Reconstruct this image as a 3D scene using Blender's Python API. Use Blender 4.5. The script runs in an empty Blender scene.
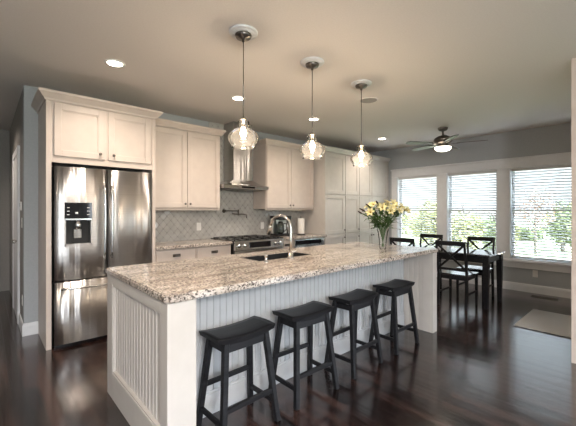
import bpy, bmesh, math, random
from mathutils import Vector, Matrix
random.seed(7)
PI = math.pi
SC = bpy.context.scene
COL = SC.collection

# ------------------------------------------------------------------ camera
cam_d = bpy.data.cameras.new('camera'); cam = bpy.data.objects.new('camera', cam_d); COL.objects.link(cam)
cam_d.sensor_width = 36; cam_d.lens = 333.5 / 576 * 36
cam_d.shift_y = -2.5 / 576
cam_d.clip_start = 0.05; cam_d.clip_end = 300
cam.location = (0, 0, 1.36); cam.rotation_euler = (PI / 2, 0, -math.radians(42.3))
SC.camera = cam
SC.view_settings.view_transform = 'Standard'; SC.view_settings.look = 'None'
SC.view_settings.exposure = 1.18; SC.view_settings.gamma = 1; SC.view_settings.use_curve_mapping = False
SC.cycles.use_denoising = True
SC.cycles.max_bounces = 10; SC.cycles.transparent_max_bounces = 16
SC.cycles.sample_clamp_indirect = 6; SC.cycles.caustics_reflective = False; SC.cycles.caustics_refractive = False

# ------------------------------------------------------------------ world: bright hazy spring sky
SKY_LOW, SKY_HIGH, SKY_SOUTH = 1.0, 6.5, 3.5
W = bpy.data.worlds.new('sky'); SC.world = W; W.use_nodes = True
nt = W.node_tree; nt.nodes.clear()
o_ = nt.nodes.new('ShaderNodeOutputWorld'); b_ = nt.nodes.new('ShaderNodeBackground')
tc = nt.nodes.new('ShaderNodeTexCoord'); sp = nt.nodes.new('ShaderNodeSeparateXYZ'); cr = nt.nodes.new('ShaderNodeValToRGB')
nt.links.new(tc.outputs['Generated'], sp.inputs[0]); nt.links.new(sp.outputs['Z'], cr.inputs[0])
cr.color_ramp.elements[0].position = 0.0; cr.color_ramp.elements[0].color = (0.88, 0.94, 1.0, 1)
cr.color_ramp.elements[1].position = 0.7; cr.color_ramp.elements[1].color = (0.66, 0.80, 1.0, 1)
nt.links.new(cr.outputs[0], b_.inputs[0]); 
# hazy sky: calm near the horizon in the east, brighter overhead and towards the sunlit side behind the viewer
mz = nt.nodes.new('ShaderNodeMapRange'); mz.inputs[1].default_value = 0.12; mz.inputs[2].default_value = 0.55; mz.inputs[3].default_value = SKY_LOW; mz.inputs[4].default_value = SKY_HIGH
my = nt.nodes.new('ShaderNodeMapRange'); my.inputs[1].default_value = -0.6; my.inputs[2].default_value = 0.0; my.inputs[3].default_value = SKY_SOUTH; my.inputs[4].default_value = 1.0
ms = nt.nodes.new('ShaderNodeMath'); ms.operation = 'MULTIPLY'
nt.links.new(sp.outputs['Z'], mz.inputs[0]); nt.links.new(sp.outputs['Y'], my.inputs[0])
nt.links.new(mz.outputs[0], ms.inputs[0]); nt.links.new(my.outputs[0], ms.inputs[1]); nt.links.new(ms.outputs[0], b_.inputs[1])
nt.links.new(b_.outputs[0], o_.inputs[0])

WARM = (1.0, 0.85, 0.72)
sun_d = bpy.data.lights.new('sun', 'SUN'); sun_d.energy = 1.2; sun_d.angle = 0.03; sun_d.color = (1, .95, .88)
sun = bpy.data.objects.new('sun', sun_d); COL.objects.link(sun); sun.rotation_euler = (math.radians(8), math.radians(-48), 0)
CAN_POWER = 33.0
PENDANT_POWER = 4.5
FILL_GLOBE_POWER = 122.0

# portals: they only steer the sky light that comes in through wall openings
def portal(name, loc, rot, sx, sy):
    l = bpy.data.lights.new(name, 'AREA'); l.shape = 'RECTANGLE'; l.size = sx; l.size_y = sy
    l.cycles.is_portal = True
    o = bpy.data.objects.new(name, l); COL.objects.link(o); o.location = loc; o.rotation_euler = rot
WIN = [(2.95, 3.78), (1.89, 2.72), (0.83, 1.66)]       # dining windows, y ranges
REAR = [(-2.4, -1.7), (-1.0, -0.3), (0.4, 0.9), (2.25, 2.6), (3.35, 3.75), (5.2, 6.2)]          # openings added behind the camera for fill and fridge streaks, x ranges
for y0, y1 in WIN: portal('portal', (6.86, (y0 + y1) / 2, 1.34), (0, PI / 2, 0), 1.6, y1 - y0)
for x0, x1 in REAR: portal('portal', ((x0 + x1) / 2, -3.25, 1.4), (PI / 2, 0, 0), x1 - x0, 2.1)

# ------------------------------------------------------------------ materials
MATS = {}
def mat(name, col=(0.5, 0.5, 0.5), rough=0.5, metal=0.0, spec=0.5, emis=None, estr=0.0, coat=0.0, trans=0.0, ior=1.45):
    m = bpy.data.materials.new(name); m.use_nodes = True; MATS[name] = m
    p = m.node_tree.nodes['Principled BSDF']
    p.inputs['Base Color'].default_value = (*col, 1); p.inputs['Roughness'].default_value = rough
    p.inputs['Metallic'].default_value = metal; p.inputs['Specular IOR Level'].default_value = spec
    p.inputs['Coat Weight'].default_value = coat; p.inputs['Coat Roughness'].default_value = 0.08
    p.inputs['Transmission Weight'].default_value = trans; p.inputs['IOR'].default_value = ior
    if emis: p.inputs['Emission Color'].default_value = (*emis, 1); p.inputs['Emission Strength'].default_value = estr
    return m
def N(m, t, **kw):
    n = m.node_tree.nodes.new(t)
    for k, v in kw.items(): setattr(n, k, v)
    return n
def L(m, a, b): m.node_tree.links.new(a, b)
def coords(m, scale=(1, 1, 1), rot=(0, 0, 0)):
    t = N(m, 'ShaderNodeTexCoord'); mp = N(m, 'ShaderNodeMapping')
    mp.inputs['Scale'].default_value = scale; mp.inputs['Rotation'].default_value = rot
    L(m, t.outputs['Object'], mp.inputs[0]); return mp.outputs[0]
def noise(m, vec, scale, detail=3, rough=0.5):
    n = N(m, 'ShaderNodeTexNoise'); n.inputs['Scale'].default_value = scale
    n.inputs['Detail'].default_value = detail; n.inputs['Roughness'].default_value = rough
    L(m, vec, n.inputs['Vector']); return n
def ramp(m, fac, stops):
    r = N(m, 'ShaderNodeValToRGB'); e = r.color_ramp.elements
    while len(e) < len(stops): e.new(0.5)
    for i, (p, c) in enumerate(stops): e[i].position = p; e[i].color = (*c, 1)
    L(m, fac, r.inputs[0]); return r
def bump(m, h, strength, dist=0.01):
    b = N(m, 'ShaderNodeBump'); b.inputs['Strength'].default_value = strength; b.inputs['Distance'].default_value = dist
    L(m, h, b.inputs['Height']); L(m, b.outputs[0], m.node_tree.nodes['Principled BSDF'].inputs['Normal'])
def P(m): return m.node_tree.nodes['Principled BSDF']
def speckle(m, c1, c2, scale=30, bs=0.05):
    n = noise(m, coords(m), scale, 4); r = ramp(m, n.outputs[0], [(0.35, c1), (0.65, c2)])
    L(m, r.outputs[0], P(m).inputs['Base Color'])
    if bs: bump(m, n.outputs[0], bs, 0.004)

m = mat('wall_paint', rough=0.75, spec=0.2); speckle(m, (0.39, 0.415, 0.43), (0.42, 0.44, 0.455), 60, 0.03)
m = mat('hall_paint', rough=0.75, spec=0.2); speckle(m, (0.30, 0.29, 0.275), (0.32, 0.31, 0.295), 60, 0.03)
m = mat('ceiling_paint', rough=0.8, spec=0.15); speckle(m, (0.74, 0.70, 0.67), (0.77, 0.73, 0.70), 80, 0.04)
m = mat('trim_paint', rough=0.35, spec=0.4); speckle(m, (0.71, 0.72, 0.735), (0.74, 0.75, 0.765), 12, 0)
m = mat('cabinet_paint', rough=0.33, spec=0.4); speckle(m, (0.59, 0.51, 0.455), (0.62, 0.54, 0.48), 10, 0)
m = mat('island_paint', rough=0.35, spec=0.4); speckle(m, (0.56, 0.525, 0.485), (0.59, 0.555, 0.515), 10, 0)
m = mat('shaded_island_paint', rough=0.35, spec=0.4); speckle(m, (0.48, 0.485, 0.49), (0.51, 0.515, 0.52), 10, 0)  # island paint darkened and cooled, shade of the seating recess put into colour
m = mat('dark_gap', (0.02, 0.02, 0.02), 0.7)
m = mat('black_plastic', (0.012, 0.012, 0.013), 0.25)
m = mat('sink_black', (0.015, 0.015, 0.015), 0.5)
m = mat('black_glass', (0.006, 0.006, 0.008), 0.05, spec=0.7)
m = mat('white_plastic', (0.78, 0.77, 0.74), 0.4)
m = mat('nickel', (0.62, 0.60, 0.57), 0.22, 1.0)
m = mat('dark_nickel', (0.16, 0.145, 0.13), 0.3, 1.0)
m = mat('steel_bright', (0.72, 0.72, 0.72), 0.18, 1.0)
# brushed steel, grain vertical with slight waviness
m = mat('steel', (0.60, 0.58, 0.56), 0.2, 1.0)
n1 = noise(m, coords(m, (11, 11, 0.10)), 1.0, 2); n2 = noise(m, coords(m, (3, 3, 420)), 1.0, 2)
bump(m, n1.outputs[0], 0.55, 0.02)
tg = N(m, 'ShaderNodeTangent'); tg.direction_type = 'RADIAL'; tg.axis = 'Z'; L(m, tg.outputs[0], P(m).inputs['Tangent'])
P(m).inputs['Anisotropic'].default_value = 0.92; P(m).inputs['Roughness'].default_value = 0.32; P(m).inputs['Anisotropic Rotation'].default_value = 0.25
r = ramp(m, n2.outputs[0], [(0.3, (0.50, 0.48, 0.46)), (0.7, (0.58, 0.56, 0.54))]); L(m, r.outputs[0], P(m).inputs['Base Color'])
# black painted wood
m = mat('black_wood', (0.02, 0.02, 0.022), 0.42, spec=0.3)
n = noise(m, coords(m, (4, 40, 40)), 1.0, 3); r = ramp(m, n.outputs[0], [(0.3, (0.006, 0.006, 0.007)), (0.7, (0.016, 0.016, 0.018))])
L(m, r.outputs[0], P(m).inputs['Base Color']); bump(m, n.outputs[0], 0.15, 0.003)
m = mat('black_lacquer', (0.022, 0.022, 0.026), 0.10, spec=0.9, coat=1.0)
# dark hardwood floor, planks along y
m = mat('floor_wood', rough=0.2, spec=0.8, coat=0.5)
P(m).inputs['Coat IOR'].default_value = 1.6; P(m).inputs['Coat Roughness'].default_value = 0.14
vec = coords(m, (1, 1, 1), (0, 0, PI / 2))
bt = N(m, 'ShaderNodeTexBrick'); bt.offset = 0.37; bt.inputs['Scale'].default_value = 1.0
bt.inputs['Brick Width'].default_value = 1.1; bt.inputs['Row Height'].default_value = 0.082
bt.inputs['Mortar Size'].default_value = 0.0022; bt.inputs['Mortar Smooth'].default_value = 0.3
bt.inputs['Color1'].default_value = (0, 0, 0, 1); bt.inputs['Color2'].default_value = (1, 1, 1, 1); bt.inputs['Mortar'].default_value = (0.5, 0.5, 0.5, 1)
L(m, vec, bt.inputs['Vector'])
gr = noise(m, coords(m, (38, 2.2, 1)), 1.0, 5, 0.6)
ad = N(m, 'ShaderNodeMixRGB', blend_type='MIX'); ad.inputs[0].default_value = 0.74
L(m, bt.outputs['Color'], ad.inputs[1]); L(m, gr.outputs[0], ad.inputs[2])
r = ramp(m, ad.outputs[0], [(0.30, (0.004, 0.0025, 0.0025)), (0.49, (0.016, 0.008, 0.007)), (0.66, (0.055, 0.028, 0.022))])
mm = N(m, 'ShaderNodeMixRGB'); mm.inputs[2].default_value = (0.003, 0.002, 0.002, 1)
L(m, bt.outputs['Fac'], mm.inputs[0]); L(m, r.outputs[0], mm.inputs[1]); L(m, mm.outputs[0], P(m).inputs['Base Color'])
scr = noise(m, coords(m, (14, 1.4, 1)), 1.0, 3)
s1 = N(m, 'ShaderNodeMath', operation='MULTIPLY_ADD'); s1.inputs[1].default_value = 0.35
L(m, gr.outputs[0], s1.inputs[0]); L(m, scr.outputs[0], s1.inputs[2])
s2 = N(m, 'ShaderNodeMath', operation='MULTIPLY_ADD'); s2.inputs[1].default_value = -0.9
L(m, bt.outputs['Fac'], s2.inputs[0]); L(m, s1.outputs[0], s2.inputs[2])
bump(m, s2.outputs[0], 0.45, 0.006)
rr = N(m, 'ShaderNodeMapRange'); rr.inputs[3].default_value = 0.10; rr.inputs[4].default_value = 0.26
L(m, gr.outputs[0], rr.inputs[0]); L(m, rr.outputs[0], P(m).inputs['Roughness'])
# granite
m = mat('granite', rough=0.1, spec=0.5)
v = coords(m)
big = noise(m, coords(m, (3.5, 14, 8)), 1.0, 4, 0.6); sm = noise(m, coords(m, (60, 75, 75)), 1.0, 3, 0.7)
vo = N(m, 'ShaderNodeTexVoronoi'); vo.inputs['Scale'].default_value = 95; L(m, v, vo.inputs['Vector'])
base = ramp(m, big.outputs[0], [(0.28, (0.26, 0.225, 0.20)), (0.40, (0.44, 0.39, 0.35)), (0.52, (0.60, 0.55, 0.50)), (0.72, (0.70, 0.66, 0.62))])
sp1 = ramp(m, sm.outputs[0], [(0.36, (0.25, 0.22, 0.20)), (0.48, (0.85, 0.82, 0.79)), (0.62, (1.12, 1.06, 1.0))])
mu = N(m, 'ShaderNodeMixRGB', blend_type='MULTIPLY'); mu.inputs[0].default_value = 0.9
L(m, base.outputs[0], mu.inputs[1]); L(m, sp1.outputs[0], mu.inputs[2])
sepc = N(m, 'ShaderNodeSeparateColor'); L(m, vo.outputs['Color'], sepc.inputs[0])
dk = ramp(m, sepc.outputs[0], [(0.16, (0.10, 0.09, 0.09)), (0.20, (1, 1, 1))])
mu2 = N(m, 'ShaderNodeMixRGB', blend_type='MULTIPLY'); mu2.inputs[0].default_value = 0.8
L(m, mu.outputs[0], mu2.inputs[1]); L(m, dk.outputs[0], mu2.inputs[2]); L(m, mu2.outputs[0], P(m).inputs['Base Color'])
# tile
m = mat('glazed_tile', rough=0.09, spec=0.6); speckle(m, (0.42, 0.41, 0.385), (0.49, 0.48, 0.45), 9, 0)
m = mat('grout', (0.24, 0.235, 0.22), 0.8)
m = mat('paper', (0.80, 0.77, 0.72), 0.85)
m = mat('rug_weave', rough=0.95, spec=0.1)
wv = N(m, 'ShaderNodeTexWave'); wv.inputs['Scale'].default_value = 22; wv.inputs['Distortion'].default_value = 2.0; wv.inputs['Detail'].default_value = 2
L(m, coords(m), wv.inputs['Vector']); r = ramp(m, wv.outputs['Fac'], [(0.2, (0.28, 0.29, 0.295)), (0.8, (0.60, 0.61, 0.61))]); L(m, r.outputs[0], P(m).inputs['Base Color']); bump(m, wv.outputs['Fac'], 0.4, 0.004)
m = mat('bulb_glow', (1, 0.9, 0.75), 0.4, emis=(1.0, 0.74, 0.45), estr=25)
m = mat('can_glow', (1, 0.95, 0.85), 0.4, emis=(1.0, 0.86, 0.66), estr=9)
m = mat('bowl_glow', (1, 0.95, 0.85), 0.4, emis=(1.0, 0.90, 0.74), estr=2.2)
m = mat('fan_blade', (0.16, 0.15, 0.14), 0.5)
m = mat('blind_slat', (0.66, 0.66, 0.66), 0.45)
m = mat('leaf_green', rough=0.5); speckle(m, (0.035, 0.085, 0.02), (0.09, 0.17, 0.04), 20, 0)
m = mat('stem_green', (0.08, 0.16, 0.05), 0.5)
m = mat('petal_cream', rough=0.55); speckle(m, (0.66, 0.58, 0.24), (0.80, 0.74, 0.45), 25, 0)
m = mat('bud_dark', (0.05, 0.03, 0.025), 0.5)
m = mat('stamen', (0.35, 0.20, 0.02), 0.6)
m = mat('grass', rough=0.95, spec=0.1); speckle(m, (0.17, 0.175, 0.095), (0.23, 0.23, 0.14), 0.8, 0)
m = mat('bark', rough=0.9); speckle(m, (0.10, 0.08, 0.065), (0.18, 0.14, 0.11), 8, 0.3)
m = mat('foliage_spring', rough=0.8, spec=0.1); speckle(m, (0.20, 0.20, 0.07), (0.34, 0.32, 0.14), 3, 0)
m = mat('foliage_dark', rough=0.8, spec=0.1); speckle(m, (0.10, 0.13, 0.05), (0.20, 0.22, 0.10), 3, 0)
m = mat('foliage_red', rough=0.8, spec=0.1); speckle(m, (0.30, 0.17, 0.12), (0.38, 0.24, 0.17), 3, 0)
m = mat('mulch', rough=0.95, spec=0.1); speckle(m, (0.24, 0.16, 0.11), (0.32, 0.22, 0.15), 6, 0)

# thin clear glass: fresnel mix of clear and mirror, for panes, shades and the vase
def thin_glass(name, tint, ior, base=0.0, rough=0.02, haze=0.0):
    m = bpy.data.materials.new(name); m.use_nodes = True; MATS[name] = m; t = m.node_tree; t.nodes.clear()
    o = t.nodes.new('ShaderNodeOutputMaterial'); mix = t.nodes.new('ShaderNodeMixShader')
    tr = t.nodes.new('ShaderNodeBsdfTransparent'); tr.inputs[0].default_value = (*tint, 1)
    gl = t.nodes.new('ShaderNodeBsdfGlossy'); gl.inputs['Roughness'].default_value = rough
    fr = t.nodes.new('ShaderNodeFresnel'); fr.inputs['IOR'].default_value = ior
    a = t.nodes.new('ShaderNodeMath'); a.operation = 'ADD'; a.inputs[1].default_value = base; a.use_clamp = True
    t.links.new(fr.outputs[0], a.inputs[0]); t.links.new(a.outputs[0], mix.inputs[0])
    tl = t.nodes.new('ShaderNodeBsdfTranslucent'); df = t.nodes.new('ShaderNodeBsdfDiffuse'); hz = t.nodes.new('ShaderNodeMixShader'); hm = t.nodes.new('ShaderNodeMixShader')
    hz.inputs[0].default_value = 0.5; t.links.new(tl.outputs[0], hz.inputs[1]); t.links.new(df.outputs[0], hz.inputs[2])
    hm.inputs[0].default_value = haze; t.links.new(tr.outputs[0], hm.inputs[1]); t.links.new(hz.outputs[0], hm.inputs[2])
    t.links.new(hm.outputs[0], mix.inputs[1]); t.links.new(gl.outputs[0], mix.inputs[2]); t.links.new(mix.outputs[0], o.inputs[0])
thin_glass('window_glass', (0.96, 0.98, 0.97), 1.25)
thin_glass('shade_glass', (0.985, 0.98, 0.975), 1.25, 0.03, 0.04, 0.035)
thin_glass('vase_glass', (0.97, 0.985, 0.98), 1.25, 0.04, 0.02, 0.06)
thin_glass('carafe_glass', (0.35, 0.40, 0.38), 1.5, 0.06)

# ------------------------------------------------------------------ geometry helpers
ORG = {}
class MB:
    def __init__(s): s.b = bmesh.new()
    def box(s, x0, x1, y0, y1, z0, z1, bev=0.0, M=None):
        vs = [s.b.verts.new((x, y, z)) for x in (x0, x1) for y in (y0, y1) for z in (z0, z1)]
        fs = [s.b.faces.new([vs[i] for i in q]) for q in ((0, 1, 3, 2), (4, 6, 7, 5), (0, 4, 5, 1), (2, 3, 7, 6), (0, 2, 6, 4), (1, 5, 7, 3))]
        if bev > 0:
            es = list({e for f in fs for e in f.edges})
            r = bmesh.ops.bevel(s.b, geom=es, offset=bev, segments=1, affect='EDGES', clamp_overlap=True)
            vs = list({v for f in r['faces'] for v in f.verts} | {v for v in vs if v.is_valid})
        if M is not None: bmesh.ops.transform(s.b, matrix=M, verts=vs)
        return s
    def bar(s, a, b, w, h=None, w2=None, h2=None, up=(0, 0, 1), bev=0.0):
        """square-section bar from a to b, w across, h along 'up'"""
        a, b = Vector(a), Vector(b); h = h or w; w2 = w2 or w; h2 = h2 or h
        d = (b - a).normalized(); u = Vector(up)
        if abs(d.dot(u)) > 0.98: u = Vector((0, 1, 0))
        sd = d.cross(u).normalized(); u = sd.cross(d).normalized()
        ra = [a + sd * i * w / 2 + u * j * h / 2 for i, j in ((-1, -1), (1, -1), (1, 1), (-1, 1))]
        rb = [b + sd * i * w2 / 2 + u * j * h2 / 2 for i, j in ((-1, -1), (1, -1), (1, 1), (-1, 1))]
        va = [s.b.verts.new(p) for p in ra]; vb = [s.b.verts.new(p) for p in rb]
        fs = [s.b.faces.new(va[::-1]), s.b.faces.new(vb)]
        for i in range(4): fs.append(s.b.faces.new((va[i], va[(i + 1) % 4], vb[(i + 1) % 4], vb[i])))
        if bev: bmesh.ops.bevel(s.b, geom=list({e for f in fs for e in f.edges}), offset=bev, segments=1, affect='EDGES', clamp_overlap=True)
        return s
    def tube(s, pts, r, n=10, cap=True):
        pts = [Vector(p) for p in pts]; rs = r if isinstance(r, (list, tuple)) else [r] * len(pts)
        rings = []; prev = None
        for i, p in enumerate(pts):
            d = (pts[min(i + 1, len(pts) - 1)] - pts[max(i - 1, 0)]).normalized()
            if prev is None:
                u = Vector((0, 0, 1)) if abs(d.z) < 0.9 else Vector((1, 0, 0))
                sd = d.cross(u).normalized()
            else:
                sd = (prev - d * prev.dot(d)).normalized()
            prev = sd; u = d.cross(sd)
            rings.append([s.b.verts.new(p + (sd * math.cos(2 * PI * k / n) + u * math.sin(2 * PI * k / n)) * rs[i]) for k in range(n)])
        for A, B in zip(rings, rings[1:]):
            for k in range(n):
                f = s.b.faces.new((A[k], A[(k + 1) % n], B[(k + 1) % n], B[k])); f.smooth = True
        if cap: s.b.faces.new(rings[0][::-1]); s.b.faces.new(rings[-1])
        return s
    def lathe(s, prof, c=(0, 0, 0), n=24, capb=False, capt=False, M=None):
        c = Vector(c); rings = []; vs = []
        for r, z in prof:
            rings.append([s.b.verts.new(c + Vector((max(r, 1e-4) * math.cos(2 * PI * k / n), max(r, 1e-4) * math.sin(2 * PI * k / n), z))) for k in range(n)])
        for A, B in zip(rings, rings[1:]):
            for k in range(n):
                f = s.b.faces.new((A[k], A[(k + 1) % n], B[(k + 1) % n], B[k])); f.smooth = True
        if capb: s.b.faces.new(rings[0][::-1])
        if capt: s.b.faces.new(rings[-1])
        if M is not None: bmesh.ops.transform(s.b, matrix=M, verts=[v for r in rings for v in r])
        return s
    def prism(s, pts, ext):
        """polygon (3d points) extruded by vector ext"""
        e = Vector(ext); a = [s.b.verts.new(Vector(p)) for p in pts]; b = [s.b.verts.new(Vector(p) + e) for p in pts]
        s.b.faces.new(a[::-1]); s.b.faces.new(b); n = len(pts)
        for i in range(n): s.b.faces.new((a[i], a[(i + 1) % n], b[(i + 1) % n], b[i]))
        return s
    def sweep(s, path, prof):
        """moulding: path of xy corners (outward is on the right), prof of (out, z)"""
        path = [Vector(p) for p in path]; rings = []
        for i, p in enumerate(path):
            ns = []
            if i > 0: d = (p - path[i - 1]).normalized(); ns.append(Vector((d.y, -d.x)))
            if i < len(path) - 1: d = (path[i + 1] - p).normalized(); ns.append(Vector((d.y, -d.x)))
            n = ns[0] if len(ns) == 1 else (ns[0] + ns[1]) / (1 + ns[0].dot(ns[1]))
            rings.append([s.b.verts.new((p.x + n.x * o, p.y + n.y * o, z)) for o, z in prof])
        k = len(prof)
        for A, B in zip(rings, rings[1:]):
            for j in range(k): s.b.faces.new((A[j], B[j], B[(j + 1) % k], A[(j + 1) % k]))
        s.b.faces.new(rings[0]); s.b.faces.new(rings[-1][::-1])
        return s
    def build(s, name, material, parent=None, kind=None):
        bmesh.ops.recalc_face_normals(s.b, faces=s.b.faces)
        me = bpy.data.meshes.new(name); me_m = MATS[material] if isinstance(material, str) else material
        if parent is not None: off = ORG.get(parent.name, Vector())
        else:
            xs = [v.co for v in s.b.verts]
            off = Vector(((min(v.x for v in xs) + max(v.x for v in xs)) / 2, (min(v.y for v in xs) + max(v.y for v in xs)) / 2, min(v.z for v in xs)))
        for v in s.b.verts: v.co -= off
        s.b.to_mesh(me); s.b.free(); me.materials.append(me_m)
        o = bpy.data.objects.new(name, me); COL.objects.link(o)
        if parent is not None: o.parent = parent; ORG[o.name] = off
        else: o.location = off; ORG[o.name] = off
        if kind: o['kind'] = kind
        return o
def B(*a, **k): return MB().box(*a, **k)
def tag(o, label=None, cat=None, group=None, kind=None):
    if label: o['label'] = label
    if cat: o['category'] = cat
    if group: o['group'] = group
    if kind: o['kind'] = kind
    return o
def thing(name, loc, label, cat, group=None):
    o = bpy.data.objects.new(name, None); COL.objects.link(o); o.location = loc; o.empty_display_size = 0.1
    ORG[o.name] = Vector(loc); return tag(o, label, cat, group)
def struct(name, loc=(0, 0, 0)):
    o = bpy.data.objects.new(name, None); COL.objects.link(o); o.location = loc; ORG[o.name] = Vector(loc); o['kind'] = 'structure'; return o
KIDS = {}
def copy_tree(o, parent=None):
    c = o.copy(); COL.objects.link(c)
    if parent is not None: c.parent = parent
    for ch in [x for x in o.children]: copy_tree(ch, c)
    return c

# ------------------------------------------------------------------ room shell
CZ = 2.72; BY = 4.60; RX = 6.70; LX = -2.8; FY = -3.2
B(LX - .12, RX + .12, FY - .12, 7.55, -0.12, 0).build('floor', 'floor_wood', kind='structure')
B(LX - .12, RX + .12, FY - .12, 7.55, CZ, CZ + .12).build('ceiling', 'ceiling_paint', kind='structure')
B(.315, RX, BY, BY + .14, 0, CZ).build('wall_back', 'wall_paint', kind='structure')
w = MB()                                                        # window wall, three openings
WZ0, WZ1 = 0.52, 2.10
w.box(RX, RX + .16, FY, BY + .14, 0, WZ0); w.box(RX, RX + .16, FY, BY + .14, WZ1, CZ)
ys = [FY] + [v for a in sorted(WIN) for v in (a[0] - .03, a[1] + .03)] + [BY + .14]
for i in range(0, len(ys), 2): w.box(RX, RX + .16, ys[i], ys[i + 1], WZ0, WZ1)
w.build('wall_right', 'wall_paint', kind='structure')
w = MB()                                                        # rear wall behind the viewer
w.box(LX, RX, FY - .12, FY, 0, .35); w.box(LX, RX, FY - .12, FY, 2.45, CZ)
xs = [LX] + [v for a in REAR for v in a] + [RX]
for i in range(0, len(xs), 2): w.box(xs[i], xs[i + 1], FY - .12, FY, .35, 2.45)
w.build('wall_front', 'wall_paint', kind='structure')
B(LX - .12, LX, FY - .12, 7.4, 0, CZ).build('wall_left', 'wall_paint', kind='structure')
B(LX, -1.0, BY, BY + .14, 0, CZ).build('wall_hall_left', 'wall_paint', kind='structure')
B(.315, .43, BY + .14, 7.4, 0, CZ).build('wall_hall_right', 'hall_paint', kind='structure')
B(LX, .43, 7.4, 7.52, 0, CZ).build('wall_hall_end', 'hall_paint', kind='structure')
B(3.88, RX, .36, .50, 0, CZ).build('wall_end', 'cabinet_paint', kind='structure')

BBP = [(0, 0), (.016, 0), (.016, .10), (.010, .13), (0, .135)]
def bboard(name, path, m='trim_paint'):
    MB().sweep(path, BBP).build(name, m, kind='structure')
bboard('baseboard_right', [(RX, BY - .6), (RX, .50)])
bboard('baseboard_hall_right', [(.315, 5.10), (.315, BY), (.44, BY)][::1])
bboard('baseboard_hall_end', [(-1.0, 7.4), (.16, 7.4)])
# hall door in the side wall, and door casing on the end wall
dr = struct('door_1', (.315, 5.6, 0))
B(.297, .314, 5.22, 6.0, .01, 2.03).build('door_leaf', 'trim_paint', dr)
d = MB()
d.box(.29, .315, 5.12, 5.21, 0, 2.05, .004); d.box(.29, .315, 6.0, 6.09, 0, 2.05, .004); d.box(.29, .315, 5.12, 6.09, 2.05, 2.14, .004)
d.build('door_casing', 'trim_paint', dr)
MB().lathe([(.001, 0), (.025, .005), (.028, .025), (.012, .035), (.012, .05)], (0, 0, 0), 12,
           M=Matrix.Translation((.25, 5.30, .98)) @ Matrix.Rotation(PI / 2, 4, 'Y')).build('door_handle', 'nickel', dr)
d2 = struct('door_2', (-.3, 7.4, 0))
B(-.78, .16, 7.385, 7.399, .01, 2.03).build('door_leaf', 'trim_paint', d2)
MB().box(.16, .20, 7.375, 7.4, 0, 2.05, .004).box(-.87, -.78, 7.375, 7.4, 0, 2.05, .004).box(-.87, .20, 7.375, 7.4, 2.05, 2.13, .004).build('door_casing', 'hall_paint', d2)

# ---- dining windows
for i, (y0, y1) in enumerate(WIN):
    wn = struct('window_%d' % (i + 1), (RX, (y0 + y1) / 2, WZ0))
    f = MB()                                                    # jamb box
    a, b = y0 - .03, y1 + .03
    f.box(RX + .0, RX + .15, a, a + .02, WZ0, WZ1); f.box(RX, RX + .15, b - .02, b, WZ0, WZ1)
    f.box(RX, RX + .15, a + .02, b - .02, WZ0, WZ0 + .02); f.box(RX, RX + .15, a + .02, b - .02, WZ1 - .02, WZ1)
    f.build('window_frame', 'trim_paint', wn)
    for nm, z0, z1, xo in (('lower_sash', WZ0 + .02, 1.375, .085), ('upper_sash', 1.345, WZ1 - .02, .115)):
        s_ = MB(); A, Bq = a + .02, b - .02
        s_.box(RX + xo, RX + xo + .028, A, A + .04, z0, z1, .002); s_.box(RX + xo, RX + xo + .028, Bq - .04, Bq, z0, z1, .002)
        s_.box(RX + xo, RX + xo + .028, A + .04, Bq - .04, z0, z0 + .035, .002); s_.box(RX + xo, RX + xo + .028, A + .04, Bq - .04, z1 - .03, z1, .002)
        so = s_.build(nm, 'trim_paint', wn)
        B(RX + xo + .012, RX + xo + .016, A + .04, Bq - .04, z0 + .035, z1 - .03).build('pane', 'window_glass', so)
# casing round all three windows, sill and apron
c = MB()
Y0, Y1 = WIN[2][0] - .15, WIN[0][1] + .15
c.box(RX - .022, RX, Y0, Y1, 2.085, 2.24, .004); c.box(RX - .04, RX, Y0 - .015, Y1 + .015, 2.225, 2.26, .006)
for a, b in ((Y0, WIN[2][0] - .015), (WIN[2][1] + .015, WIN[1][0] - .015), (WIN[1][1] + .015, WIN[0][0] - .015), (WIN[0][1] + .015, Y1)):
    c.box(RX - .02, RX, a, b, WZ0, 2.085, .004)
c.build('trim_1', 'trim_paint', kind='structure')
MB().box(RX - .06, RX + .02, Y0 - .02, Y1 + .02, .49, .525, .006).box(RX - .02, RX, Y0, Y1, .39, .49, .004).build('trim_2', 'trim_paint', kind='structure')

# ---- blinds
BL = ['leftmost of the three window blinds, over the window nearest the tall cabinets',
      'middle of the three white slatted window blinds, behind the chairs',
      'rightmost of the three white slatted blinds, over the window above the wall outlet']
for i, (y0, y1) in enumerate(WIN):
    t = thing('window_blind', (RX + .04, (y0 + y1) / 2, WZ0 + .03), BL[i], 'blind', 'white slatted blinds in the dining windows')
    B(RX + .012, RX + .066, y0, y1, 2.03, 2.078, .003).build('head_rail', 'blind_slat', t)
    B(RX + .016, RX + .062, y0, y1, WZ0 + .045, WZ0 + .065, .003).build('bottom_rail', 'blind_slat', t)
    s_ = MB(); z = WZ0 + .10
    while z < 2.02:
        s_.bar((RX + .039, y0 + .004, z), (RX + .039, y1 - .004, z), .0028, .048, up=(math.cos(.50), 0, -math.sin(.50))); z += .046
    s_.build('slats', 'blind_slat', t)
    c_ = MB()
    for yy in (y0 + .12, y1 - .12): c_.tube([(RX + .013, yy, WZ0 + .05), (RX + .013, yy, 2.04)], .0018, 5)
    c_.build('ladder_cord', 'white_plastic', t)

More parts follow.
